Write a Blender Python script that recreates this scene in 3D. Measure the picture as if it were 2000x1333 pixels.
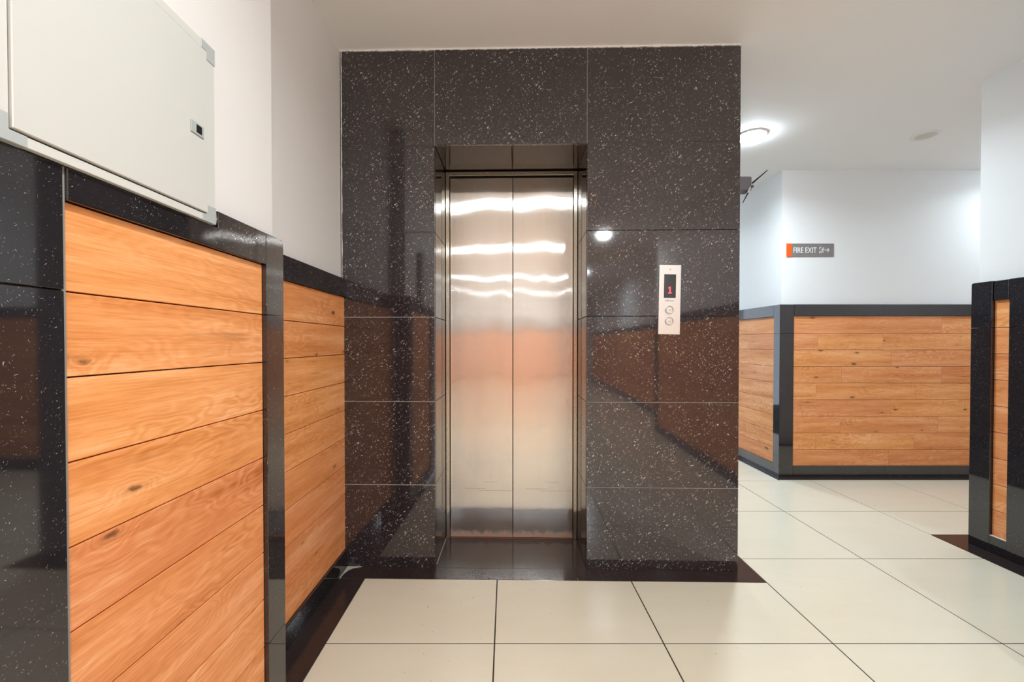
import bpy, bmesh, math, random
from mathutils import Matrix, Vector

scene = bpy.context.scene
for o in list(bpy.data.objects):
    bpy.data.objects.remove(o, do_unlink=True)
COL = scene.collection
R = math.radians
random.seed(7)

# ------------------------------------------------------------------ camera
F_PX, CX, HZ, PITCH = 839.0, 990.0, 671.0, 0.7
cy = HZ + F_PX * math.tan(R(PITCH))
cam_data = bpy.data.cameras.new('camera')
cam_data.sensor_width = 36.0
cam_data.lens = 36.0 * F_PX / 2000.0
cam_data.shift_x = (1000.0 - CX) / 2000.0
cam_data.shift_y = (cy - 666.5) / 2000.0
cam_data.clip_start = 0.02
cam = bpy.data.objects.new('camera', cam_data)
COL.objects.link(cam)
cam.location = (0, 0, 1.07)
cam.rotation_euler = (R(90 - PITCH), 0, 0)
scene.camera = cam

# ------------------------------------------------------------------ world, exposure
world = bpy.data.worlds.new('world')
scene.world = world
world.use_nodes = True
world.node_tree.nodes['Background'].inputs['Color'].default_value = (0.75, 0.87, 1.0, 1)
world.node_tree.nodes['Background'].inputs['Strength'].default_value = 1.0
scene.view_settings.view_transform = 'Standard'
scene.view_settings.look = 'None'
scene.view_settings.gamma = 1.0
scene.view_settings.use_curve_mapping = False
scene.view_settings.exposure = 1.02
scene.cycles.diffuse_bounces = 8
scene.cycles.glossy_bounces = 6
scene.cycles.max_bounces = 14

LAMP_POWER = 11.5            # watts of one downlight
LENS = 85.0                  # brightness of its lens
SPREAD = 160.0               # beam angle, degrees
WARM = (1.0, 0.93, 0.83)
NEUTRAL = (0.93, 0.985, 1.0)
COOL = (0.78, 0.91, 1.0)

# ------------------------------------------------------------------ node helpers
class NT:
    def __init__(self, name):
        self.m = bpy.data.materials.new(name)
        self.m.use_nodes = True
        self.t = self.m.node_tree
        self.t.nodes.clear()
        self.out = self.n('ShaderNodeOutputMaterial')
    def n(self, kind, **kw):
        nd = self.t.nodes.new(kind)
        for k, v in kw.items():
            setattr(nd, k, v)
        return nd
    def link(self, a, b):
        self.t.links.new(a, b)
    def set(self, sock, v):
        if hasattr(v, 'is_output'):
            self.link(v, sock)
        else:
            sock.default_value = v
    def math(self, op, a, b=0.0, clamp=False):
        nd = self.n('ShaderNodeMath', operation=op, use_clamp=clamp)
        self.set(nd.inputs[0], a); self.set(nd.inputs[1], b)
        return nd.outputs[0]
    def vmath(self, op, a, b=(0, 0, 0)):
        nd = self.n('ShaderNodeVectorMath', operation=op)
        self.set(nd.inputs[0], a); self.set(nd.inputs[1], b)
        return nd.outputs[0]
    def mapping(self, v, loc=(0, 0, 0), rot=(0, 0, 0), scale=(1, 1, 1)):
        nd = self.n('ShaderNodeMapping')
        self.link(v, nd.inputs['Vector'])
        nd.inputs['Location'].default_value = loc
        nd.inputs['Rotation'].default_value = [R(a) for a in rot]
        nd.inputs['Scale'].default_value = scale
        return nd.outputs[0]
    def noise(self, v, scale, detail=3.0, rough=0.5, dist=0.0):
        nd = self.n('ShaderNodeTexNoise')
        self.link(v, nd.inputs['Vector'])
        nd.inputs['Scale'].default_value = scale
        nd.inputs['Detail'].default_value = detail
        nd.inputs['Roughness'].default_value = rough
        nd.inputs['Distortion'].default_value = dist
        return nd.outputs['Fac'], nd.outputs['Color']
    def voronoi(self, v, scale, rnd=1.0, dim='3D'):
        nd = self.n('ShaderNodeTexVoronoi', voronoi_dimensions=dim)
        self.link(v, nd.inputs['Vector'])
        nd.inputs['Scale'].default_value = scale
        nd.inputs['Randomness'].default_value = rnd
        return nd.outputs['Distance'], nd.outputs['Color']
    def ramp(self, f, stops, interp='LINEAR'):
        nd = self.n('ShaderNodeValToRGB')
        nd.color_ramp.interpolation = interp
        els = nd.color_ramp.elements
        while len(els) < len(stops):
            els.new(0.5)
        for e, (p, c) in zip(els, stops):
            e.position = p
            e.color = c if len(c) == 4 else (*c, 1)
        self.link(f, nd.inputs[0])
        return nd.outputs[0]
    def mix(self, f, a, b, blend='MIX'):
        nd = self.n('ShaderNodeMix', data_type='RGBA', blend_type=blend)
        self.set(nd.inputs[0], f)
        for s, v in ((nd.inputs[6], a), (nd.inputs[7], b)):
            if isinstance(v, tuple) and len(v) == 3:
                v = (*v, 1)
            self.set(s, v)
        return nd.outputs[2]
    def sep(self, c):
        nd = self.n('ShaderNodeSeparateXYZ')
        self.link(c, nd.inputs[0])
        return nd.outputs
    def objcoord(self, rand=True):
        tc = self.n('ShaderNodeTexCoord').outputs['Object']
        if not rand:
            return tc
        oi = self.n('ShaderNodeObjectInfo').outputs['Random']
        cb = self.n('ShaderNodeCombineXYZ')
        self.link(self.math('MULTIPLY', oi, 37.0), cb.inputs[0])
        self.link(self.math('MULTIPLY', oi, 91.0), cb.inputs[1])
        self.link(self.math('MULTIPLY', oi, 53.0), cb.inputs[2])
        return self.vmath('ADD', tc, cb.outputs[0])
    def bsdf(self, **kw):
        b = self.n('ShaderNodeBsdfPrincipled')
        for k, v in kw.items():
            if isinstance(v, tuple) and len(v) == 3 and 'Color' in k:
                v = (*v, 1)
            self.set(b.inputs[k.replace('_', ' ')], v)
        self.link(b.outputs[0], self.out.inputs['Surface'])
        return b
    def bump(self, h, strength=0.2, distance=0.001):
        nd = self.n('ShaderNodeBump')
        nd.inputs['Strength'].default_value = strength
        nd.inputs['Distance'].default_value = distance
        self.link(h, nd.inputs['Height'])
        return nd.outputs[0]

def srgb(r, g, b):
    f = lambda c: (c / 255) / 12.92 if c <= 10 else ((c / 255 + 0.055) / 1.055) ** 2.4
    return (f(r), f(g), f(b))

def plain(name, col, rough=0.5, metal=0.0, ior=1.5, spec=0.5):
    t = NT(name)
    t.bsdf(Base_Color=col, Roughness=rough, Metallic=metal, IOR=ior, Specular_IOR_Level=spec)
    return t.m

# ------------------------------------------------------------------ materials
def make_granite(name, base, fleck=1.0, density=0.5, cell=0.020, rough=0.05, ior=1.6, tint=(0.62, 0.56, 0.48)):
    t = NT(name)
    v = t.objcoord()
    warp = t.noise(v, 60, 2)[1]
    w = t.vmath('SCALE', t.vmath('SUBTRACT', warp, (0.5, 0.5, 0.5)))
    w.node.inputs['Scale'].default_value = 0.014
    v = t.vmath('ADD', v, w)
    clump = t.noise(v, 9, 3, 0.6)[0]
    total, colr = None, None
    for i, (rot, sc, c) in enumerate((((8, 38, 5), (0.75, 2.6, 4.2), cell), ((-6, -52, 8), (0.8, 2.4, 4.0), cell * 0.75),
                                      ((5, 80, 5), (1.0, 1.8, 2.2), cell * 0.5))):
        q = t.mapping(t.mapping(v, rot=rot), loc=(i * 3.1, i * 1.7, i), scale=sc)
        d, c2 = t.voronoi(q, 0.55 / c)
        s = t.sep(c2)
        thr = t.math('MULTIPLY', t.math('SUBTRACT', t.math('ADD', s[0], t.math('MULTIPLY', clump, 0.7)), 1.35 - density), 0.40)
        m = t.math('MULTIPLY', t.math('SUBTRACT', thr, d), 14.0, clamp=True)
        m = t.math('MULTIPLY', m, t.math('ADD', t.math('MULTIPLY', t.math('MULTIPLY', s[1], s[1]), 0.85), 0.15))
        total = m if total is None else t.math('MAXIMUM', total, m)
        colr = s[2]
    total = t.math('MULTIPLY', total, fleck, clamp=True)
    mott = t.noise(v, 170, 3, 0.7)[0]
    b0 = t.mix(t.math('MULTIPLY', mott, 0.9), tuple(c * 0.45 for c in base), tuple(c * 1.6 for c in base))
    big = t.noise(v, 5, 2)[0]
    b0 = t.mix(t.math('MULTIPLY', big, 0.6), b0, (base[0] * 1.2, base[1] * 1.02, base[2] * 0.98))
    fc = t.mix(t.math('POWER', colr, 2.0), tint, (tint[0] * 0.95, tint[1] * 0.80, tint[2] * 0.58))
    t.bsdf(Base_Color=t.mix(total, b0, fc), Roughness=rough, IOR=ior)
    return t.m

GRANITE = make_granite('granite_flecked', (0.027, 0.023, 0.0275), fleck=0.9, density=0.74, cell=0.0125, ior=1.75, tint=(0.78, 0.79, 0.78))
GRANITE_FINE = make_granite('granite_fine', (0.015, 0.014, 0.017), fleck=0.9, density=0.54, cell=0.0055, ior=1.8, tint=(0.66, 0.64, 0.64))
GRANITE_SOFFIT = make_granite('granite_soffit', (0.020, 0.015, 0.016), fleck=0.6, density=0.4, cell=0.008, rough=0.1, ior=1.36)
GRANITE_FLOOR = make_granite('granite_floor', (0.030, 0.022, 0.022), fleck=0.5, density=0.36, cell=0.007, rough=0.12, ior=1.36)

def make_wood(name, gain=1.0, sat=1.0):
    t = NT(name)
    v0 = t.objcoord()
    rnd = t.n('ShaderNodeObjectInfo').outputs['Random']
    # local x = along the plank, z = across it
    vx = t.mapping(v0, scale=(1.0, 0.0, 1.0))
    warp = t.noise(t.mapping(vx, scale=(2.2, 1, 7.0)), 1.0, 3, 0.55)[0]
    # knots
    sx = t.sep(vx)
    k2 = t.n('ShaderNodeCombineXYZ')
    t.link(t.math('MULTIPLY', sx[0], 3.4), k2.inputs[0]); t.link(t.math('MULTIPLY', sx[2], 8.5), k2.inputs[1])
    kwarp = t.vmath('SUBTRACT', t.noise(vx, 45, 2)[1], (0.5, 0.5, 0.5))
    kwarp = t.vmath('MULTIPLY', kwarp, (0.12, 0.12, 0))
    kd, kc = t.voronoi(t.vmath('ADD', k2.outputs[0], kwarp), 1.0, dim='2D')
    ks = t.sep(kc)
    has = t.math('GREATER_THAN', ks[0], 0.62)
    near = t.math('MULTIPLY', t.math('SUBTRACT', 0.34, kd), 2.9, clamp=True)
    near = t.math('MULTIPLY', t.math('MULTIPLY', near, near), has)
    field = t.math('ADD', warp, t.math('MULTIPLY', near, 0.22))
    ring = t.math('SINE', t.math('MULTIPLY', field, 125.0))
    ringm = t.math('MULTIPLY', t.noise(t.mapping(vx, loc=(4, 0, 2), scale=(1.6, 1, 6)), 1.0, 2)[0], 1.0)
    ringm = t.math('MULTIPLY', t.math('SUBTRACT', ringm, 0.42), 3.2, clamp=True)
    fibre = t.noise(t.mapping(vx, scale=(7.0, 1, 240.0)), 1.0, 4, 0.65)[0]
    pore = t.noise(t.mapping(vx, loc=(3, 0, 8), scale=(16.0, 1, 620.0)), 1.0, 2, 0.6)[0]
    band = t.noise(t.mapping(vx, loc=(1, 0, 5), scale=(1.4, 1, 16.0)), 1.0, 4, 0.6)[0]
    tone = t.math('ADD', t.math('MULTIPLY', band, 0.75), t.math('ADD', t.math('MULTIPLY', fibre, 0.42), t.math('MULTIPLY', pore, 0.34)))
    tone = t.math('ADD', tone, t.math('MULTIPLY', t.math('MULTIPLY', ring, ringm), 0.10))
    tone = t.math('SUBTRACT', tone, 0.235)
    col = t.ramp(tone, [(0.20, srgb(164, 98, 52)), (0.42, srgb(211, 142, 86)), (0.56, srgb(227, 161, 106)), (0.76, srgb(243, 193, 145))])
    # dark streaks / mineral lines
    st = t.noise(t.mapping(vx, loc=(9, 0, 1), scale=(2.6, 1, 34.0)), 1.0, 2, 0.5)[0]
    st = t.math('MULTIPLY', t.math('SUBTRACT', st, 0.66), 9.0, clamp=True)
    col = t.mix(t.math('MULTIPLY', st, 0.55), col, srgb(122, 82, 44))
    core = t.math('MULTIPLY', t.math('SUBTRACT', t.math('ADD', 0.03, t.math('MULTIPLY', ks[1], 0.075)), kd), 22.0, clamp=True)
    core = t.math('MULTIPLY', core, has)
    col = t.mix(t.math('MULTIPLY', core, 0.85), col, srgb(84, 62, 38))
    fine = t.math('MULTIPLY', t.math('SUBTRACT', pore, 0.57), 9.0, clamp=True)
    col = t.mix(t.math('MULTIPLY', fine, 0.30), col, srgb(150, 92, 48))
    halo = t.math('MULTIPLY', t.math('MULTIPLY', near, near), 0.35)
    col = t.mix(halo, col, srgb(150, 95, 50))
    hsv = t.n('ShaderNodeHueSaturation')
    t.link(col, hsv.inputs['Color'])
    hsv.inputs['Saturation'].default_value = sat
    t.set(hsv.inputs['Value'], t.math('MULTIPLY', t.math('ADD', 0.93, t.math('MULTIPLY', rnd, 0.13)), gain))
    t.set(hsv.inputs['Hue'], t.math('ADD', 0.4905, t.math('MULTIPLY', rnd, 0.010)))
    b = t.bsdf(Base_Color=hsv.outputs[0], Roughness=0.42, IOR=1.45)
    t.link(t.bump(t.math('ADD', fibre, t.math('MULTIPLY', ring, 0.15)), 0.12, 0.0006), b.inputs['Normal'])
    return t.m

WOOD = make_wood('oak_look_tile', 1.13, 1.03)

def make_wall_paint(name, col, rough=0.55):
    t = NT(name)
    v = t.objcoord(False)
    n = t.noise(v, 1.3, 3)[0]
    c = t.mix(t.math('MULTIPLY', n, 0.5), col, tuple(x * 0.95 for x in col))
    b = t.bsdf(Base_Color=c, Roughness=rough, IOR=1.4)
    t.link(t.bump(t.noise(v, 320, 2)[0], 0.06, 0.0005), b.inputs['Normal'])
    return t.m

PAINT = make_wall_paint('white_wall_paint', (0.82, 0.825, 0.825))
CEIL = make_wall_paint('ceiling_paint', (0.92, 0.92, 0.92), 0.7)

def make_floor(name, joints=False):
    t = NT(name)
    v = t.objcoord(not joints)
    n = t.noise(t.mapping(v, scale=(1, 3, 1)), 3, 4, 0.6)[0]
    c = t.mix(n, (0.67, 0.62, 0.49), (0.73, 0.685, 0.565))
    # small scuffs and dirt specks
    d, cc = t.voronoi(v, 22, dim='2D')
    s = t.sep(cc)
    dens = t.noise(v, 2.2, 2)[0]
    spot = t.math('MULTIPLY', t.math('SUBTRACT', t.math('MULTIPLY', t.math('SUBTRACT', t.math('ADD', s[0], dens), 1.30), 0.28), d), 22, clamp=True)
    c = t.mix(t.math('MULTIPLY', spot, 0.5), c, (0.22, 0.19, 0.15))
    if joints:
        br = t.n('ShaderNodeTexBrick', offset=0.0, squash=1.0)
        t.link(t.mapping(v, loc=(0.044, 0.292, 0)), br.inputs['Vector'])
        br.inputs['Color1'].default_value = br.inputs['Color2'].default_value = (1, 1, 1, 1)
        br.inputs['Mortar'].default_value = (0.1, 0.09, 0.08, 1)
        br.inputs['Scale'].default_value = 1.0
        br.inputs['Brick Width'].default_value = br.inputs['Row Height'].default_value = 0.603
        br.inputs['Mortar Size'].default_value = 0.0015
        c = t.mix(1.0, c, br.outputs['Color'], 'MULTIPLY')
    t.bsdf(Base_Color=c, Roughness=0.21, IOR=1.47)
    return t.m

TILE = make_floor('cream_polished_tile')
TILE_FAR = make_floor('cream_tile_with_joints', True)
GROUT_DARK = plain('dark_grout', (0.035, 0.030, 0.027), 0.9)
GROUT_GREY = plain('grey_grout', (0.26, 0.25, 0.235), 0.9)
GROUT_MID = plain('mid_grout', (0.055, 0.05, 0.05), 0.9)
GROUT_LIGHT = plain('light_grout', (0.38, 0.37, 0.35), 0.9)
CEMENT = plain('white_cement', (0.66, 0.63, 0.56), 0.9)

def make_steel(name, base, rough=0.055, rust=True):
    t = NT(name)
    tc = t.n('ShaderNodeTexCoord').outputs['Object']
    brush = t.noise(t.mapping(tc, scale=(420, 1, 2.0)), 1.0, 3, 0.6)[0]
    wide = t.noise(t.mapping(tc, scale=(16, 1, 1.1)), 1.0, 3, 0.6)[0]
    c = t.mix(t.math('MULTIPLY', brush, 0.6), tuple(b * 1.06 for b in base), tuple(b * 0.82 for b in base))
    c = t.mix(t.math('MULTIPLY', t.math('SUBTRACT', wide, 0.45), 1.4, clamp=True), c, tuple(b * 0.88 for b in base))
    met = 1.0
    if rust:
        z = t.sep(tc)[2]
        edge = t.math('ADD', z, t.math('MULTIPLY', t.noise(tc, 26, 4, 0.7)[0], 0.055))
        r = t.math('MULTIPLY', t.math('SUBTRACT', -0.915, edge), 26.0, clamp=True)
        c = t.mix(t.math('MULTIPLY', r, 0.8), c, srgb(168, 100, 56))
        met = t.math('SUBTRACT', 1.0, t.math('MULTIPLY', r, 0.85))
        for zc, ph in ((-0.715, 0.0), (-0.735, 3.0), (-0.70, 7.0)):
            ln = t.math('LESS_THAN', t.math('ABSOLUTE', t.math('SUBTRACT', z, zc + 0.003 * ph)), 0.0008)
            seg = t.math('GREATER_THAN', t.noise(t.mapping(tc, loc=(ph, ph, 0), scale=(7, 1, 0.2)), 1.0, 1)[0], 0.55)
            c = t.mix(t.math('MULTIPLY', t.math('MULTIPLY', ln, seg), 0.6), c, (0.12, 0.08, 0.05))
    b = t.bsdf(Base_Color=c, Metallic=met, Roughness=rough)
    # vertical brushing: the grooves tilt the surface sideways only; the sheet itself is slightly wavy
    geo = t.n('ShaderNodeNewGeometry')
    wn = t.n('ShaderNodeTexWhiteNoise', noise_dimensions='3D')
    t.link(t.mapping(tc, scale=(9000, 1, 900)), wn.inputs['Vector'])
    w3 = t.sep(wn.outputs['Color'])
    side = t.math('SUBTRACT', t.math('ADD', t.math('ADD', w3[0], w3[1]), w3[2]), 1.5)
    oi = t.n('ShaderNodeObjectInfo').outputs['Random']
    cb = t.n('ShaderNodeCombineXYZ')
    t.link(t.math('MULTIPLY', oi, 50.0), cb.inputs[1])
    wav = t.noise(t.mapping(t.vmath('ADD', tc, cb.outputs[0]), scale=(6.0, 1, 2.2)), 1.0, 1, 0.4)[0]
    off = t.n('ShaderNodeCombineXYZ')
    t.link(t.math('MULTIPLY', side, 0.34), off.inputs[0])
    t.link(t.math('MULTIPLY', t.math('SUBTRACT', wav, 0.5), 0.030), off.inputs[2])
    nrm = t.vmath('NORMALIZE', t.vmath('ADD', geo.outputs['Normal'], off.outputs[0]))
    t.link(nrm, b.inputs['Normal'])
    return t.m

STEEL = make_steel('brushed_door_steel', (0.82, 0.79, 0.745))
STEEL_FRAME = make_steel('brushed_frame_steel', (0.72, 0.67, 0.59), 0.085, False)
STEEL_PLATE = plain('satin_plate_steel', (0.78, 0.78, 0.775), 0.38, 0.75)
CHROME = plain('button_chrome', (0.62, 0.61, 0.60), 0.22, 1.0)
POWDER = plain('off_white_powder_coat', (0.60, 0.62, 0.595), 0.36)
POWDER_FRAME = plain('off_white_frame_coat', (0.62, 0.635, 0.61), 0.4)
CORNER_GREY = plain('grey_plastic_corner', (0.42, 0.46, 0.47), 0.45)
BLACK = plain('black_plastic', (0.012, 0.012, 0.013), 0.4)
DARK_GREY = plain('dark_grey_plastic', (0.10, 0.10, 0.125), 0.45)
MID_GREY = plain('grey_bracket_paint', (0.20, 0.20, 0.24), 0.5)
SIGN_GREY = plain('sign_grey', srgb(128, 121, 119), 0.4)
SIGN_ORANGE = plain('sign_orange', srgb(250, 92, 10), 0.45)
SIGN_WHITE = plain('sign_white', (0.86, 0.86, 0.86), 0.5)
LAMP_WHITE = plain('lamp_ring_white', (0.82, 0.82, 0.80), 0.4)
LENS_OFF = plain('unlit_lamp_lens', (0.64, 0.60, 0.53), 0.3)
SCREEN = plain('display_glass', (0.018, 0.016, 0.02), 0.06)
PRINT = plain('grey_print', (0.22, 0.21, 0.20), 0.5)

def emit(name, col, s):
    t = NT(name)
    e = t.n('ShaderNodeEmission')
    e.inputs['Color'].default_value = (*col, 1)
    e.inputs['Strength'].default_value = s
    t.link(e.outputs[0], t.out.inputs['Surface'])
    return t.m
LED_RED = emit('red_led', (1.0, 0.055, 0.075), 1.7)

# ------------------------------------------------------------------ geometry helpers
def link(name, bm, mat, parent=None, loc=(0, 0, 0), rot=(0, 0, 0)):
    me = bpy.data.meshes.new(name)
    bmesh.ops.recalc_face_normals(bm, faces=bm.faces)
    bm.to_mesh(me); bm.free()
    me.materials.append(mat)
    o = bpy.data.objects.new(name, me)
    COL.objects.link(o)
    o.location = loc; o.rotation_euler = rot
    if parent is not None:
        o.parent = parent
    return o

def empty(name, loc=(0, 0, 0), rz=0.0):
    o = bpy.data.objects.new(name, None)
    COL.objects.link(o)
    o.location = loc; o.rotation_euler = (0, 0, rz)
    return o

def tag(o, label=None, cat=None, group=None, kind=None):
    if label: o['label'] = label
    if cat: o['category'] = cat
    if group: o['group'] = group
    if kind: o['kind'] = kind
    return o

def bm_box(bm, x0, x1, y0, y1, z0, z1):
    c = Matrix.Translation(((x0 + x1) / 2, (y0 + y1) / 2, (z0 + z1) / 2)) @ Matrix.Diagonal((x1 - x0, y1 - y0, z1 - z0, 1))
    return bmesh.ops.create_cube(bm, size=1.0, matrix=c)['verts']

def box(name, mat, parent, x0, x1, y0, y1, z0, z1, bev=0.0015):
    """one chamfered piece whose origin is its own centre"""
    cx, cyy, cz = (x0 + x1) / 2, (y0 + y1) / 2, (z0 + z1) / 2
    bm = bmesh.new()
    bm_box(bm, x0 - cx, x1 - cx, y0 - cyy, y1 - cyy, z0 - cz, z1 - cz)
    if bev:
        bmesh.ops.bevel(bm, geom=bm.edges[:], offset=min(bev, 0.4 * min(x1 - x0, y1 - y0, z1 - z0)), segments=1, affect='EDGES')
    return link(name, bm, mat, parent, (cx, cyy, cz))

def prism(name, mat, parent, pts, z0, z1, axis='z', bev=0.0, loc=None):
    """polygon extruded along z (pts = x,y) or along y (pts = x,z)"""
    n = len(pts)
    cx = sum(p[0] for p in pts) / n; cb = sum(p[1] for p in pts) / n; cc = (z0 + z1) / 2
    bm = bmesh.new()
    mk = (lambda a, b, c: (a - cx, b - cb, c - cc)) if axis == 'z' else (lambda a, b, c: (a - cx, c - cc, b - cb))
    lo = [bm.verts.new(mk(a, b, z0)) for a, b in pts]
    hi = [bm.verts.new(mk(a, b, z1)) for a, b in pts]
    bm.faces.new(lo); bm.faces.new(hi)
    for i in range(n):
        bm.faces.new((lo[i], lo[(i + 1) % n], hi[(i + 1) % n], hi[i]))
    bmesh.ops.recalc_face_normals(bm, faces=bm.faces)
    if bev:
        bmesh.ops.bevel(bm, geom=bm.edges[:], offset=bev, segments=1, affect='EDGES')
    return link(name, bm, mat, parent, (cx, cb, cc) if axis == 'z' else (cx, cc, cb))

def lathe(bm, prof, seg=40, mat=Matrix.Identity(4)):
    rings = []
    for r, z in prof:
        if r < 1e-6:
            rings.append([bm.verts.new(mat @ Vector((0, 0, z)))])
        else:
            rings.append([bm.verts.new(mat @ Vector((r * math.cos(2 * math.pi * i / seg), r * math.sin(2 * math.pi * i / seg), z))) for i in range(seg)])
    for a, b in zip(rings, rings[1:]):
        for i in range(seg):
            j = (i + 1) % seg
            if len(a) == 1 and len(b) == 1: continue
            if len(a) == 1: bm.faces.new((a[0], b[i], b[j]))
            elif len(b) == 1: bm.faces.new((a[i], a[j], b[0]))
            else: bm.faces.new((a[i], a[j], b[j], b[i]))
    return bm

def smooth(o):
    for p in o.data.polygons:
        p.use_smooth = True
    return o

H = 2.452          # ceiling height
ZT, ZR, ZS = 1.376, 1.289, 0.086     # dado top, underside of the top rail, top of the skirting
ROWS = [ZR, 1.150] + [1.150 - 0.133 * i for i in range(1, 8)] + [ZS]   # plank joints, top to bottom

# ------------------------------------------------------------------ room shell
def shell(name, mat, pts, z0=0.0, z1=H):
    return tag(prism(name, mat, None, pts, z0, z1), kind='structure')

ceiling = shell('ceiling', CEIL, [(-1.5, -9), (6, -9), (6, 7.5), (-1.5, 7.5)], H, H + 0.08)
bm = bmesh.new()
bm_box(bm, -1.5, 6, 0.914, 7.5, -0.08, -0.0012)
floor = tag(link('floor', bm, GROUT_DARK), kind='structure')

def walled(name, loc, rz, pts):
    """a wall whose local x runs along it to the right, y into it; pts is its footprint in world x,y"""
    M = (Matrix.Translation(loc) @ Matrix.Rotation(rz, 4, 'Z')).inverted()
    q = [M @ Vector((x, y, 0)) for x, y in pts]
    bm = bmesh.new()
    lo = [bm.verts.new((p.x, p.y, 0)) for p in q]; hi = [bm.verts.new((p.x, p.y, H)) for p in q]
    bm.faces.new(lo); bm.faces.new(hi)
    n = len(q)
    for i in range(n):
        bm.faces.new((lo[i], lo[(i + 1) % n], hi[(i + 1) % n], hi[i]))
    o = link(name, bm, PAINT, None, loc, (0, 0, rz))
    return tag(o, kind='structure')

wall_left = walled('wall_left', (-0.668, 0, 0), R(90),
                   [(-0.697, -9), (-0.697, 1.280), (-0.788, 1.280), (-0.788, 2.30), (-1.4, 2.30), (-1.4, -9)])
wall_back = walled('wall_back', (2.172, 3.420, 0), 0.0,
                   [(2.200, 3.448), (5.9, 3.448), (5.9, 7.4), (2.200, 7.4)])
wall_right = walled('wall_right', (2.472, 2.290, 0), R(-90),
                    [(2.509, 2.286), (2.509, 1.20), (1.695, 1.20), (1.695, -1.30), (2.04, -1.30), (2.04, -9), (5.9, -9), (5.9, 2.286)])
wall_rear = walled('wall_rear', (0, -8.8, 0), 0.0, [(-0.8, -9), (2.1, -9), (2.1, -8.8), (-0.8, -8.8)])
wall_end = walled('wall_end', (5.5, 3.0, 0), 0.0, [(5.5, 2.2), (5.7, 2.2), (5.7, 3.5), (5.5, 3.5)])
wall_passage = walled('wall_passage', (1.5, 6.8, 0), 0.0, [(0.6, 6.8), (2.3, 6.8), (2.3, 7.0), (0.6, 7.0)])

# front wall: local u along the face, v into the wall
FA = math.atan2(-0.042, 1.839)
P0 = (-0.759, 2.042, 0.0)
UR, UO0, UO1, ZO = 1.841, 0.419, 1.134, 2.004      # right edge, door opening, lintel height
ND = 0.305                                           # niche depth
wall_front = tag(empty('wall_front', P0, FA), kind='structure')
for c in ((-0.05, UO0 - 0.02, 0.02, 2.6, 0, H), (UO1 + 0.02, UR - 0.004, 0.02, 2.6, 0, H),
          (UO0 - 0.02, UO1 + 0.02, 0.02, 2.6, ZO + 0.02, H), (UO0 - 0.02, UO1 + 0.02, 0.55, 2.6, 0, ZO + 0.02)):
    box('masonry_core', GROUT_GREY, wall_front, *c, 0)

# ------------------------------------------------------------------ front granite slabs
ZL = [0.0, 0.396, 0.793, 1.194, 1.595, 1.997, 2.445]
ZRt = [0.0, 0.390, 0.793, 1.197, 1.599, 2.006, 2.445]
G = 0.0012
for i in range(6):
    box('slab', GRANITE, wall_front, -0.040, UO0 - G, 0, 0.02, ZL[i] + G, ZL[i + 1] - G, 0.001)
    box('slab', GRANITE, wall_front, UO1 + G, UR, 0, 0.02, ZRt[i] + G, ZRt[i + 1] - G, 0.001)
box('slab', GRANITE, wall_front, UO0 + G, UO1 - G, 0, 0.02, ZO, 2.447, 0.001)
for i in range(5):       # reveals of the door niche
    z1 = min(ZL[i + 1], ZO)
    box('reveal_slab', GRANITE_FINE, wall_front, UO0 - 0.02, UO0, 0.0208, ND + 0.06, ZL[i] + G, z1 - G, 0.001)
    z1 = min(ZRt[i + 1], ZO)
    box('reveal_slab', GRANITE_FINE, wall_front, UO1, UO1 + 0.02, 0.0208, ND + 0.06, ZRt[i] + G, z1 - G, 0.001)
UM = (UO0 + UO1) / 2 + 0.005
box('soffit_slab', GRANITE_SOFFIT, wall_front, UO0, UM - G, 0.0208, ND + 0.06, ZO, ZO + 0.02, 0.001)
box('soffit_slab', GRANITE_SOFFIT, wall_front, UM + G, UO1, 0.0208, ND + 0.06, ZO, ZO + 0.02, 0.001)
box('threshold_slab', GRANITE_FLOOR, wall_front, UO0, UO1, 0.001, ND + 0.06, -0.02, 0.0015, 0.0006)
for i in (1, 2, 3):
    box('grout_line', GROUT_LIGHT, wall_front, -0.02, UO0, 0.0008, 0.012, ZL[i] - G, ZL[i] + G, 0)
for i in (1, 2):
    box('grout_line', GROUT_GREY, wall_front, UO1, UR - 0.002, 0.0008, 0.012, ZRt[i] - G, ZRt[i] + G, 0)
for i in (4, 5):
    box('grout_line', GROUT_MID, wall_front, -0.02, UO0, 0.0008, 0.012, ZL[i] - G, ZL[i] + G, 0)
box('grout_line', GROUT_MID, wall_front, UO1, UR - 0.002, 0.0008, 0.012, ZRt[5] - G, ZRt[5] + G, 0)
for u_ in (UO0, UO1):
    box('grout_line', GROUT_GREY, wall_front, u_ - G, u_ + G, 0.0008, 0.012, ZO, 2.446, 0)
box('grout_line', GROUT_GREY, wall_front, UO0, UO0 + 0.003, 0.03, ND, 0.0012, 0.0028, 0)
# right side of the lift block, seen only in reflections
for i in range(6):
    box('side_slab', GRANITE, wall_front, UR - 0.004, UR, 0.021, 2.6, ZRt[i] + G, ZRt[i + 1] - G, 0.0008)

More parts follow.
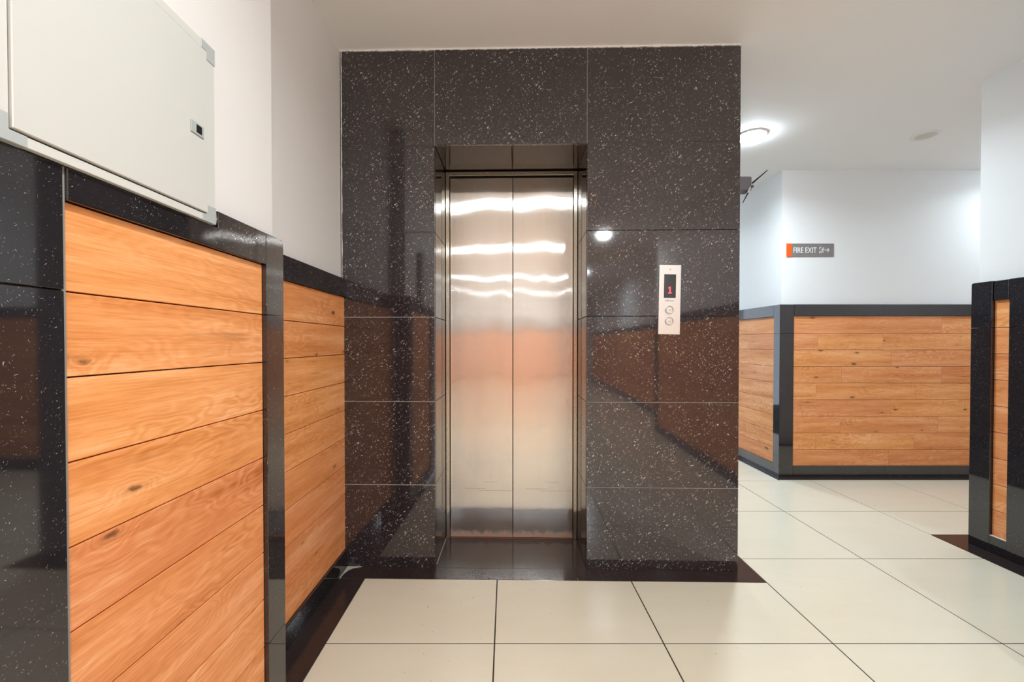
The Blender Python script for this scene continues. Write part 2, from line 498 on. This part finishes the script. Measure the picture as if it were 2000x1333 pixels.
def ragged_bead(name, mat, parent, p, q, w, t, n, seed, axis):
    """an uneven bead of filler along a line in the wall plane; axis says which way it is ragged"""
    rr = random.Random(seed)
    bm = bmesh.new()
    A, B = [], []
    for i in range(n + 1):
        f = i / n
        x = p[0] + (q[0] - p[0]) * f; z = p[1] + (q[1] - p[1]) * f
        a = w * rr.uniform(0.45, 1.15)
        if axis == 'z':
            A.append((x, z)); B.append((x, z - a))
        else:
            A.append((x, z)); B.append((x + a, z))
    vs = [[bm.verts.new((x, y, z)) for x, z in L] for L, y in ((A, -t), (B, -t), (A, 0.004), (B, 0.004))]
    for i in range(n):
        bm.faces.new((vs[0][i], vs[0][i + 1], vs[1][i + 1], vs[1][i]))
        bm.faces.new((vs[1][i], vs[1][i + 1], vs[3][i + 1], vs[3][i]))
        bm.faces.new((vs[0][i], vs[0][i + 1], vs[2][i + 1], vs[2][i]))
    return link(name, bm, mat, parent)

ragged_bead('filler_bead', PAINT, wall_front, (-0.03, H), (UR, H), 0.0075, 0.003, 260, 3, 'z')
ragged_bead('filler_bead', PAINT, wall_front, (-0.024, ZT), (-0.024, H), 0.004, 0.002, 50, 4, 'x')

# ------------------------------------------------------------------ dado pieces
def planks(wall, spans_by_row, v0=0.012, v1=0.026, rows=ROWS):
    for i, spans in enumerate(spans_by_row):
        for a, b in spans:
            box('plank', WOOD, wall, a + 0.0006, b - 0.0006, v0, v1, rows[i + 1] + 0.0013, rows[i] - 0.0013, 0.0009)

# --- left wall, near bay (P1): u = world y
W = wall_left
box('backing_board', GROUT_DARK, W, 0.645, 1.196, 0.0262, 0.0285, ZS, ZR, 0)
planks(W, [[(0.656, 1.195)]] * 9)
# top rail, notched below the electrical box
prism('top_rail', GRANITE_FINE, W, [(0.656, ZR), (1.1945, ZR), (1.1945, ZT), (0.998, ZT), (0.998, 1.338), (0.656, 1.338)], 0.0, 0.0285, 'y', 0.0012)
box('skirting', GRANITE_FINE, W, 0.656, 1.1945, 0.0, 0.0285, 0.0, ZS, 0.0012)
for a, b in ((0.0, 0.226), (0.226, 1.150)):
    box('corner_post', GRANITE_FINE, W, 1.196, 1.287, 0.0, 0.094, a + 0.0006, b - 0.0006, 0.0012)
pp = [(1.196, 1.1506)] + [(1.287, 1.1506)] + [(1.287 - 0.010 + 0.010 * math.cos(a), ZT - 0.010 + 0.010 * math.sin(a)) for a in [R(x) for x in (0, 22, 45, 68, 90)]] + [(1.196, ZT)]
prism('corner_post', GRANITE_FINE, W, pp, 0.0, 0.094, 'y', 0.001)
box('grout_line', GROUT_GREY, W, 0.6495, 0.6555, 0.004, 0.027, 0.0, 1.338, 0)
# big slab left of the bay, set a little out of true
SLAB_A = R(2.0)
for a, b, n in ((0.0, 1.149, 'slab'), (1.151, 1.338, 'slab')):
    bm = bmesh.new()
    bm_box(bm, -1.15, 0, 0.0, 0.022, a, b)
    bmesh.ops.bevel(bm, geom=bm.edges[:], offset=0.001, segments=1, affect='EDGES')
    link(n, bm, GRANITE_FINE, W, (0.6495, 0.0, 0), (0, 0, -SLAB_A))
# bays of the same dado farther back along the passage (seen in the polished steel)
for i in range(9):
    box('plank', WOOD, W, -8.7, -0.52, 0.012, 0.0275, ROWS[i + 1] + 0.0013, ROWS[i] - 0.0013, 0.0009)
box('top_rail', GRANITE_FINE, W, -8.7, -0.52, 0.0, 0.0285, ZR, ZT, 0.0012)
box('skirting', GRANITE_FINE, W, -8.7, -0.52, 0.0, 0.0285, 0, ZS, 0.0012)
# --- left wall, far bay (P2), set back behind the post
V2 = 0.095
box('backing_board', GROUT_DARK, W, 1.288, 2.062, V2 + 0.0262, V2 + 0.0285 - 0.004, ZS, ZR, 0)
planks(W, [[(1.2885, 2.060)]] * 9, V2 + 0.010, V2 + 0.0245)
box('top_rail', GRANITE_FINE, W, 1.2885, 2.058, V2, V2 + 0.0245, ZR, ZT - 0.002, 0.0012)
box('skirting', GRANITE_FINE, W, 1.2885, 2.058, V2, V2 + 0.0245, 0, ZS, 0.0012)
# broken stone and mortar in the notch beside the box
rr = random.Random(5)
bm = bmesh.new()
bmesh.ops.create_icosphere(bm, subdivisions=2, radius=1.0)
for v in bm.verts:
    v.co = Vector((v.co.x * 0.0045, v.co.y * 0.012, v.co.z * 0.019)) * rr.uniform(0.8, 1.15)
tm = NT('rough_mortar')
n_ = tm.noise(tm.objcoord(), 180, 3)[0]
tm.bsdf(Base_Color=tm.ramp(n_, [(0.35, (0.06, 0.035, 0.02)), (0.6, (0.38, 0.33, 0.26))]), Roughness=0.9)
link('mortar', bm, tm.m, W, (0.9890, 0.008, 1.356))

# --- back wall
W = wall_back
us = lambda px: (px - 990.0) / 839.0 * 3.42 - 2.172
box('backing_board', GROUT_DARK, W, 0.11, 3.3, 0.0258, 0.0282, ZS, ZR, 0)
E0, E1 = 0.1135, 3.30
cuts = [[1841], [1599.5, 1727], [1743.5], [1646], [1597, 1791.5], [1743], [1644.5, 1836.5], [1596.5, 1790], [1740.5]]
spans = []
for i, c in enumerate(cuts):
    e = [E0] + [us(p) for p in c]
    while e[-1] < E1 - 0.9:
        e.append(e[-1] + 0.80)
    e.append(E1)
    spans.append(list(zip(e, e[1:])))
planks(W, spans, 0.010, 0.0256)
for a, b in ((0.0, 1.150), (1.150, ZT + 0.004)):
    box('corner_post', GRANITE_FINE, W, 0.0006, 0.1125, 0.0, 0.0282, a + 0.0006, b - 0.0006, 0.0012)
ru = [0.1132, us(1730), us(1858.5), us(1858.5) + 0.85, 3.3]
for a, b in zip(ru, ru[1:]):
    box('top_rail', GRANITE_FINE, W, a + 0.0006, b - 0.0006, 0.0, 0.0282, ZR, ZT + 0.004, 0.0012)
ru = [0.1132, us(1730), us(1730) + 0.9, us(1730) + 1.8, 3.3]
for a, b in zip(ru, ru[1:]):
    box('skirting', GRANITE_FINE, W, a + 0.0006, b - 0.0006, 0.0, 0.0282, 0.0, ZS + 0.004, 0.0012)
# --- the face of the back block along the passage (facing left), a structure of its own
wall_side = empty('wall_side', (2.172, 3.420, 0), R(-90))
tag(wall_side, kind='structure')
W = wall_side
SL = -1.9
box('backing_board', GROUT_DARK, W, SL, -0.078, 0.0258, 0.0282, ZS, ZR, 0)
y2u = lambda px: -(2.172 * 839.0 / (px - 990.0) - 3.42)
sp = [[(SL, -0.079)] for _ in range(9)]
sp[1] = [(SL, y2u(1463)), (y2u(1463), -0.079)]
sp[7] = [(SL, y2u(1454.5)), (y2u(1454.5), -0.079)]
planks(W, sp, 0.010, 0.0256)
for a, b in ((0.0, 1.150), (1.150, ZT + 0.004)):
    box('corner_post', GRANITE_FINE, W, -0.078, -0.0002, 0.0, 0.0282, a + 0.0006, b - 0.0006, 0.0008)
box('top_rail', GRANITE_FINE, W, SL, -0.0786, 0.0, 0.0282, ZR, ZT + 0.004, 0.0012)
box('skirting', GRANITE_FINE, W, SL, -0.0786, 0.0, 0.0282, 0.0, ZS + 0.006, 0.0012)

# --- right pillar (facing left), u runs towards the viewpoint
W = wall_right
for a, b in ((0.0, 1.150), (1.150, 1.388)):
    if b > 1.2:
        pp = [(0.0, a + 0.0006), (0.0985, a + 0.0006), (0.0985, b), (0.010, b)] + [(0.010 - 0.010 * math.sin(x), b - 0.010 + 0.010 * math.cos(x)) for x in [R(t) for t in (22, 45, 68, 90)]]
        prism('corner_post', GRANITE_FINE, W, pp, 0.0, 0.036, 'y', 0.0012)
    else:
        box('corner_post', GRANITE_FINE, W, 0.0, 0.0985, 0.0, 0.036, a, b - 0.0006, 0.0012)
    box('wide_post', GRANITE_FINE, W, 0.1735, 0.62, 0.0, 0.036, a + 0.0006, b - 0.0006, 0.0012)
box('backing_board', GROUT_DARK, W, 0.0985, 0.1735, 0.0315, 0.036, 0.0, 1.36, 0)
planks(W, [[(0.0995, 0.1725)]] * 9, 0.014, 0.031)
box('top_rail', GRANITE_FINE, W, 0.1035, 0.1685, 0.003, 0.033, ZR - 0.002, 1.386, 0.0012)
box('skirting', GRANITE_FINE, W, 0.099, 0.173, 0.001, 0.033, 0.0, ZS, 0.0012)
box('grout_line', CEMENT, W, 0.099, 0.173, 0.0015, 0.0315, ZS, ZS + 0.0025, 0)
# dado of the near right wall, out of frame but reflected in the stone and steel
NU0, NU1, NV = 1.09, 3.59, -0.812
for i in range(9):
    box('plank', WOOD, W, NU0 + 0.11, NU1 - 0.11, NV + 0.012, NV + 0.034, ROWS[i + 1] + 0.0013, ROWS[i] - 0.0013, 0.0009)
box('corner_post', GRANITE_FINE, W, NU0, NU0 + 0.11, NV, NV + 0.034, 0, ZT, 0.0012)
box('corner_post', GRANITE_FINE, W, NU1 - 0.11, NU1, NV, NV + 0.034, 0, ZT, 0.0012)
box('top_rail', GRANITE_FINE, W, NU0 + 0.11, NU1 - 0.11, NV, NV + 0.034, ZR, ZT, 0.0012)
box('skirting', GRANITE_FINE, W, NU0 + 0.11, NU1 - 0.11, NV, NV + 0.034, 0, ZS, 0.0012)
for i in range(9):
    box('plank', WOOD, W, 3.60, 11.0, -0.460 + 0.002, -0.434, ROWS[i + 1] + 0.0013, ROWS[i] - 0.0013, 0.0009)
box('top_rail', GRANITE_FINE, W, 3.60, 11.0, -0.470, -0.434, ZR, ZT, 0.0012)
box('skirting', GRANITE_FINE, W, 3.60, 11.0, -0.470, -0.434, 0, ZS, 0.0012)

# ------------------------------------------------------------------ floor tiles and border strips
X0, Y0, T = -0.044, 1.517, 0.603
g = 0.0024
def tile(x0, x1, y0, y1):
    if x1 - x0 < 0.008 or y1 - y0 < 0.008: return
    box('tile', TILE, floor, x0 + g, x1 - g, y0 + g, y1 - g, -0.012, 0.0, 0.0007)
for k in range(-1, 9):
    for m in range(-1, 9):
        x0, x1, y0, y1 = X0 + k * T, X0 + (k + 1) * T, Y0 + m * T, Y0 + (m + 1) * T
        if k <= 1 and m >= 1: continue                       # lift block
        if k <= 1 and m == 0: y1 = 1.945
        if k >= 4 and m == 0: continue                       # right pillar and its border
        if k >= 4 and m == -1: continue
        if k >= 4 and m == 1: y0 = 2.388
        if k >= 3 and m == 3:
            if k == 3:
                tile(x0, 2.124, y0, y1); tile(2.124, x1, y0, 3.350)
            else:
                tile(x0, x1, y0, 3.350)
            continue
        if k >= 4 and m > 3: continue
        if k == 3 and m > 3: x1 = 2.124
        tile(x0, x1, y0, y1)
def strip(pts):
    prism('border_strip', GRANITE_FLOOR, floor, pts, -0.011, 0.0012, 'z', 0.0005)
yf = lambda x: 1.939 - 0.0189 * (x + 0.647)
yw = lambda x: 2.042 - 0.02284 * (x + 0.759)
for a, b in ((-0.763, -0.52), (-0.5193, 0.320), (0.3207, 1.1595)):
    bb = min(b, 1.081)
    pts = [(a, yf(a)), (b, yf(b)), (b, yw(b)), (a, yw(a))]
    strip(pts)
strip([(1.081, yw(1.1595)), (1.1595, yw(1.1595)), (1.1595, 4.6), (1.081, 4.6)])
strip([(-0.665, 0.92), (-0.648, 0.92), (-0.648, 1.9375), (-0.763, 1.9385), (-0.763, 1.2875), (-0.665, 1.2875)])
strip([(2.369, 2.388), (2.369, 1.68), (2.471, 1.68), (2.471, 2.290), (2.471, 2.388)])
strip([(2.472, 2.388), (5.4, 2.388), (5.4, 2.292), (2.472, 2.292)])
strip([(2.126, 3.352), (5.4, 3.352), (5.4, 3.419), (2.172, 3.419)])
strip([(2.126, 3.354), (2.171, 3.4195), (2.171, 5.3), (2.126, 5.3)])
# tiled floor behind the viewpoint
floor_beyond = tag(prism('floor_beyond', TILE_FAR, None, [(-0.66, -9), (2.6, -9), (2.6, 0.914), (-0.66, 0.914)], -0.08, 0.0), kind='structure')
# smear of cement left in the corner
rr = random.Random(2)
pts = [(-0.762, 2.041), (-0.762, 1.945), (-0.758, 1.930), (-0.754, 1.975), (-0.744, 2.008), (-0.728, 2.025), (-0.704, 2.034), (-0.690, 2.039)]
prism('cement_smear', plain('dirty_cement', (0.42, 0.40, 0.36), 0.9), floor, pts, 0.001, 0.005, 'z', 0.0012)

# ------------------------------------------------------------------ lift door
lift = empty('elevator', P0, FA)
tag(lift, 'closed two-leaf brushed steel elevator door recessed in the dark speckled granite wall', 'elevator')
FV = ND                       # plane of the steel frame
# frame: two jambs and a head
box('jamb', STEEL_FRAME, lift, UO0 + 0.001, UO0 + 0.022, FV, FV + 0.055, 0.002, 1.998, 0.002)
box('jamb', STEEL_FRAME, lift, UO1 - 0.022, UO1 - 0.001, FV, FV + 0.055, 0.002, 1.998, 0.002)
hd = box('door_head', STEEL_FRAME, lift, UO0 + 0.022, UO1 - 0.022, FV, FV + 0.055, 1.977, 1.998, 0.001)
bm = bmesh.new()
lathe(bm, [(0.0, -0.0005), (0.0045, -0.0005), (0.0045, 0.002)], 14, Matrix.Rotation(R(90), 4, 'X'))
link('release_hole', bm, BLACK, hd, (-0.128, -0.0275, 0.0))
UMD = UM + 0.003
for a, b in ((UO0 + 0.0235, UMD - 0.0015), (UMD + 0.0015, UO1 - 0.0235)):
    box('door_leaf', STEEL, lift, a, b, FV + 0.018, FV + 0.045, 0.004, 1.970, 0.0015)
box('shaft_gap', BLACK, lift, UO0 + 0.02, UO1 - 0.02, FV + 0.047, FV + 0.053, 0.003, 1.976, 0)
box('sill', STEEL_FRAME, lift, UO0 + 0.0225, UO1 - 0.0225, FV + 0.012, FV + 0.046, 0.0002, 0.0028, 0)

# ------------------------------------------------------------------ call panel
cu = 0.759 + 0.759                   # local u of the plate centre (world x 0.759)
call = empty('call_panel', Matrix.Translation(P0) @ Matrix.Rotation(FA, 4, 'Z') @ Vector((cu, 0, 1.2735)), FA)
tag(call, 'upright steel elevator call panel with red digit display and two round buttons', 'call panel')
call.rotation_euler = (0, R(0.9), FA)
box('faceplate', STEEL_PLATE, call, -0.0505, 0.0505, -0.0035, 0.0, -0.162, 0.162, 0.0012)
dsp = box('display', SCREEN, call, -0.0275, 0.0275, -0.0042, -0.0012, 0.008, 0.118, 0.0004)
bm = bmesh.new()                     # dot-matrix style 1
for x0, x1, z0, z1 in ((-0.002, 0.004, -0.015, 0.014), (-0.007, 0.009, -0.018, -0.0135), (-0.0065, -0.002, 0.006, 0.0105)):
    bm_box(bm, x0, x1, -0.0012, 0.0004, z0, z1)
link('digit', bm, LED_RED, dsp, (-0.001, -0.0015, -0.0165))
for z, up in ((-0.0485, 1), (-0.1005, -1)):
    bm = bmesh.new()
    M = Matrix.Rotation(R(90), 4, 'X')
    lathe(bm, [(0.0195, 0.0), (0.0195, 0.003), (0.0180, 0.0042), (0.0150, 0.0042), (0.0150, 0.001)], 36, M)
    ring = smooth(link('button', bm, CHROME, call, (-0.001, -0.0035, z)))
    bm = bmesh.new()
    lathe(bm, [(0.0146, -0.001), (0.0146, 0.0028), (0.0138, 0.0036), (0.0, 0.0040)], 36, M)
    link('button_cap', bm, STEEL_PLATE, ring)
    bm = bmesh.new()
    for s in (-1, 1):
        a = Vector((0, 0, 0.004 * up)); b = Vector((s * 0.0045, 0, -0.002 * up))
        d = (b - a).normalized(); nn = Vector((-d.z, 0, d.x)) * 0.0009
        q = [a + nn, a - nn, b - nn, b + nn]
        lo = [bm.verts.new(v + Vector((0, -0.0041, 0))) for v in q]; hi = [bm.verts.new(v + Vector((0, -0.0036, 0))) for v in q]
        bm.faces.new(lo)
        for i in range(4): bm.faces.new((lo[i], lo[(i + 1) % 4], hi[(i + 1) % 4], hi[i]))
    link('arrow', bm, PRINT, ring)
# small maker's marks, too small to read
prism('mark', PRINT, call, [(-0.0035, 0.142), (0.0035, 0.142), (0.0, 0.1355)], -0.0042, -0.0034, 'y')
bm = bmesh.new()
for x0, x1, z0, z1 in ((-0.020, -0.0165, -0.004, 0.001), (-0.0135, -0.0115, -0.004, 0.003), (-0.0095, -0.0075, -0.004, 0.003), (-0.0115, -0.0095, -0.001, 0.0003),
                       (-0.0055, -0.0035, -0.004, 0.0005), (0.001, 0.004, -0.004, 0.000), (0.006, 0.009, -0.004, 0.000), (0.011, 0.0135, -0.004, 0.000), (0.0155, 0.018, -0.004, 0.000)):
    bm_box(bm, x0, x1, -0.0041, -0.0034, z0, z1)
link('lettering', bm, PRINT, call, (0, 0, -0.0035))

# ------------------------------------------------------------------ fire exit sign
def text_mesh(s, size, depth=0.0006, xs=1.0):
    c = bpy.data.curves.new('lettering', 'FONT')
    c.body = s; c.size = size; c.extrude = depth; c.align_x = 'LEFT'
    o = bpy.data.objects.new('lettering', c)
    COL.objects.link(o)
    dg = bpy.context.evaluated_depsgraph_get(); dg.update()
    me = bpy.data.meshes.new_from_object(o.evaluated_get(dg))
    bpy.data.objects.remove(o, do_unlink=True)
    me.transform(Matrix.Rotation(R(90), 4, 'X') @ Matrix.Diagonal((xs, 1, 1, 1)))
    return me
SW, SH = 0.377, 0.104
sign = empty('exit_sign', (2.4245, 3.4478, 1.8155), 0.0)
tag(sign, 'small grey FIRE EXIT wall sign with orange end and running figure symbol', 'sign')
box('plate', SIGN_GREY, sign, -SW / 2, SW / 2, -0.006, 0.0, -SH / 2, SH / 2, 0.001)
box('orange_band', SIGN_ORANGE, sign, -SW / 2 - 0.0005, -SW / 2 + 0.040, -0.0075, 0.0, -SH / 2 - 0.0005, SH / 2 + 0.0005, 0.001)
me = text_mesh('FIRE EXIT', 0.0640, 0.0006, 0.74)
me.materials.append(SIGN_WHITE)
w = max(v.co.x for v in me.vertices) - min(v.co.x for v in me.vertices)
me.transform(Matrix.Diagonal((0.183 / w, 1, 1, 1)))
tx = bpy.data.objects.new('lettering', me); COL.objects.link(tx)
tx.parent = sign; tx.location = (-0.137, -0.0064, -0.023)
# pictogram: doorway frame with a running figure, then an arrow
def strokes(name, segs, w, parent, loc, extra=None):
    bm = bmesh.new()
    for (ax, az), (bx, bz) in segs:
        a = Vector((ax, 0, az)); b = Vector((bx, 0, bz))
        d = (b - a).normalized(); nn = Vector((-d.z, 0, d.x)) * (w / 2)
        q = [a + nn, a - nn, b - nn, b + nn]
        lo = [bm.verts.new(v + Vector((0, -0.0008, 0))) for v in q]; hi = [bm.verts.new(v + Vector((0, 0.0006, 0))) for v in q]
        bm.faces.new(lo)
        for i in range(4): bm.faces.new((lo[i], lo[(i + 1) % 4], hi[(i + 1) % 4], hi[i]))
    if extra: extra(bm)
    return link(name, bm, SIGN_WHITE, parent, loc)
strokes('doorway_symbol', [((-0.017, 0.0225), (0.003, 0.0225)), ((-0.017, -0.0225), (0.003, -0.0225)), ((-0.015, 0.0225), (-0.015, 0.006)), ((-0.015, -0.0225), (-0.015, -0.010))], 0.005, sign, (0.090, -0.0064, 0))
def head(bm):
    lathe(bm, [(0.0, 0.0010), (0.0042, 0.0010), (0.0042, -0.0004)], 14, Matrix.Translation((0.016, 0, 0.017)) @ Matrix.Rotation(R(90), 4, 'X'))
strokes('running_figure', [((0.013, 0.011), (0.005, -0.003)), ((0.013, 0.010), (0.022, 0.002)), ((0.012, 0.010), (-0.004, 0.008)), ((0.005, -0.003), (0.013, -0.011)), ((0.013, -0.011), (0.010, -0.021)), ((0.005, -0.003), (-0.004, -0.010)), ((-0.004, -0.010), (-0.014, -0.011))], 0.0052, sign, (0.090, -0.0064, 0), head)
strokes('arrow', [((-0.019, 0), (0.015, 0)), ((0.002, 0.0145), (0.0175, -0.001)), ((0.002, -0.0145), (0.0175, 0.001))], 0.0052, sign, (0.135, -0.0064, 0))

# ------------------------------------------------------------------ electrical box on the left wall (local frame of wall_left)
eb = empty('electrical_box', (-0.668, 0.77, 1.339), R(90))
tag(eb, 'off-white metal electrical box with flat hinged door above the left granite rail', 'electrical box')
U0, U1, ZB = -0.218, 0.2060, 0.390           # local extents
def ebx(name, mat, par, u0, u1, v0, v1, z0, z1, bev=0.001):
    return box(name, mat, par, u0, u1, v0, v1, z0, z1, bev)
ebx('case', POWDER_FRAME, eb, U0 + 0.004, U1 - 0.004, -0.002, 0.027, 0.004, ZB - 0.004, 0.001)
fw = 0.030
DU0, DU1, DZ0, DZ1 = U0 + 0.022, U1 - 0.029, 0.0155, ZB - 0.0195
for n, a in (('frame_bar', (U0, U1, 0.0, DZ0 - 0.0005)), ('frame_bar', (U0, U1, DZ1 + 0.001, ZB)),
             ('frame_bar', (U0, DU0 - 0.001, DZ0, DZ1)), ('frame_bar', (DU1 + 0.0015, U1, DZ0, DZ1))):
    ebx(n, POWDER_FRAME, eb, a[0], a[1], -0.008, 0.002, a[2], a[3], 0.0008)
ebx('door', POWDER, eb, DU0, DU1, -0.012, -0.003, DZ0 + 0.0022, DZ1 - 0.0015, 0.0012)
ebx('shadow_gap', BLACK, eb, DU0 - 0.001, DU1 + 0.0012, -0.0035, -0.0025, DZ0 - 0.0005, DZ1 + 0.001, 0)
# grey moulded corner caps (L-shaped)
L = 0.042
for cu_, cz_, su, sz in ((U1, ZB, -1, -1), (U0, 0.0, 1, 1), (U1, 0.0, -1, 1), (U0, ZB, 1, -1)):
    wu = 0.027 if su < 0 else 0.020
    wz = 0.0185 if sz < 0 else 0.0150
    Lz = 0.036
    pts = [(cu_ - su * 0.001, cz_ - sz * 0.001), (cu_ + su * L, cz_ - sz * 0.001), (cu_ + su * L, cz_ + sz * wz), (cu_ + su * wu, cz_ + sz * wz), (cu_ + su * wu, cz_ + sz * Lz), (cu_ - su * 0.001, cz_ + sz * Lz)]
    if su * sz > 0: pass
    prism('corner_cap', CORNER_GREY, eb, pts, -0.0095, 0.003, 'y', 0.0008)
lt = ebx('latch', CORNER_GREY, eb, 0.125, 0.163, -0.0145, -0.0119, 0.172, 0.197, 0.0008)
box('latch_recess', BLACK, lt, -0.004, 0.012, -0.0018, -0.0008, -0.008, 0.0085, 0)

# ------------------------------------------------------------------ tilted plate on a bracket by the granite corner
tp = empty('tilted_plate', (1.081, 2.40, 1.95))
tag(tp, 'thin black tapered plate tilted on a short grey bracket past the granite corner', 'plate')
box('bracket', MID_GREY, tp, 0.0, 0.262, -0.035, 0.035, -0.040, 0.036, 0.004)
def blade(p, q, w0, w1, name):
    a = Vector((p[0], 0, p[1])); b = Vector((q[0], 0, q[1]))
    d = (b - a).normalized(); n = Vector((-d.z, 0, d.x))
    bm = bmesh.new()
    dv = Vector((0.484, 0.82, 0.305))       # the plate lies along the line it is seen from, edge on
    vs = []
    for pt, wd, dep in ((a, w0, 0.10), (b, w1, 0.075)):
        for s in (-1, 1):
            for e in (-1, 1):
                vs.append(bm.verts.new(pt + n * s * wd / 2 + dv * e * dep / 2))
    for f in ((0, 1, 3, 2), (4, 5, 7, 6), (0, 1, 5, 4), (2, 3, 7, 6), (0, 2, 6, 4), (1, 3, 7, 5)):
        bm.faces.new([vs[i] for i in f])
    return link(name, bm, BLACK, tp)
blade((0.285, 0.012), (0.368, 0.083), 0.009, 0.004, 'upper_blade')
blade((0.262, -0.040), (0.231, -0.099), 0.008, 0.003, 'lower_blade')
b_ = blade((0.260, -0.042), (0.289, 0.018), 0.008, 0.009, 'hinge'); b_.data.materials[0] = LAMP_WHITE
tube = bmesh.new()
bmesh.ops.create_cone(tube, cap_ends=True, segments=12, radius1=0.006, radius2=0.006, depth=0.05, matrix=Matrix.Translation((0.262, -0.02, -0.022)) @ Matrix.Rotation(R(90), 4, 'X'))
link('hinge_pin', tube, DARK_GREY, tp)

# ------------------------------------------------------------------ ceiling downlights
def downlight(loc, label, lit=True, colour=NEUTRAL, power=1.0, r=0.072, group=None):
    t = empty('ceiling_light', (loc[0], loc[1], H))
    tag(t, label, 'ceiling light', group)
    bm = bmesh.new()
    lathe(bm, [(r + 0.024, 0.0), (r + 0.022, -0.006), (r + 0.010, -0.010), (r + 0.001, -0.005), (r - 0.002, 0.0)], 48)
    smooth(link('trim_ring', bm, LAMP_WHITE, t))
    bm = bmesh.new()
    dome = 0.030 if lit else 0.004
    rl = r + (0.014 if lit else 0)
    lathe(bm, [(rl * math.cos(a), -0.004 - dome * math.sin(a)) for a in [R(x) for x in (0, 12, 25, 40, 55, 70, 82)]] + [(0.0, -0.004 - dome)], 48)
    link('lens', bm, emit('lamp_lens', colour, LENS * min(power, 1.0)) if lit else LENS_OFF, t)
    if lit:
        ld = bpy.data.lights.new('beam', 'AREA')
        ld.shape = 'DISK'; ld.size = 2 * r * 0.95
        ld.energy = LAMP_POWER * power; ld.color = colour; ld.spread = R(SPREAD)
        lo = bpy.data.objects.new('beam', ld)
        COL.objects.link(lo)
        lo.parent = t; lo.location = (0, 0, -0.040)
    return t
downlight((1.625, 2.869), 'bright lit round downlight in the ceiling right of the granite block', True, COOL, 0.9)
downlight((2.777, 2.869), 'unlit round white downlight in the ceiling above the fire exit wall', False, r=0.053)
OUT = ('recessed downlight in the passage ceiling out of the frame', 'downlights out of the frame')
downlight((4.05, 3.02), OUT[0], True, COOL, 0.30, group=OUT[1])
downlight((1.62, 5.3), OUT[0], True, COOL, 1.0, group=OUT[1])  # unseen lamp, added to even out the light behind the lift block
downlight((0.30, 0.48), OUT[0], True, NEUTRAL, 0.72, group=OUT[1])
downlight((1.06, -1.42), OUT[0], True, NEUTRAL, 1.25, group=OUT[1])
downlight((1.20, -4.3), OUT[0], True, COOL, 1.9, group=OUT[1])
downlight((0.60, -7.0), OUT[0], True, COOL, 1.6, group=OUT[1])
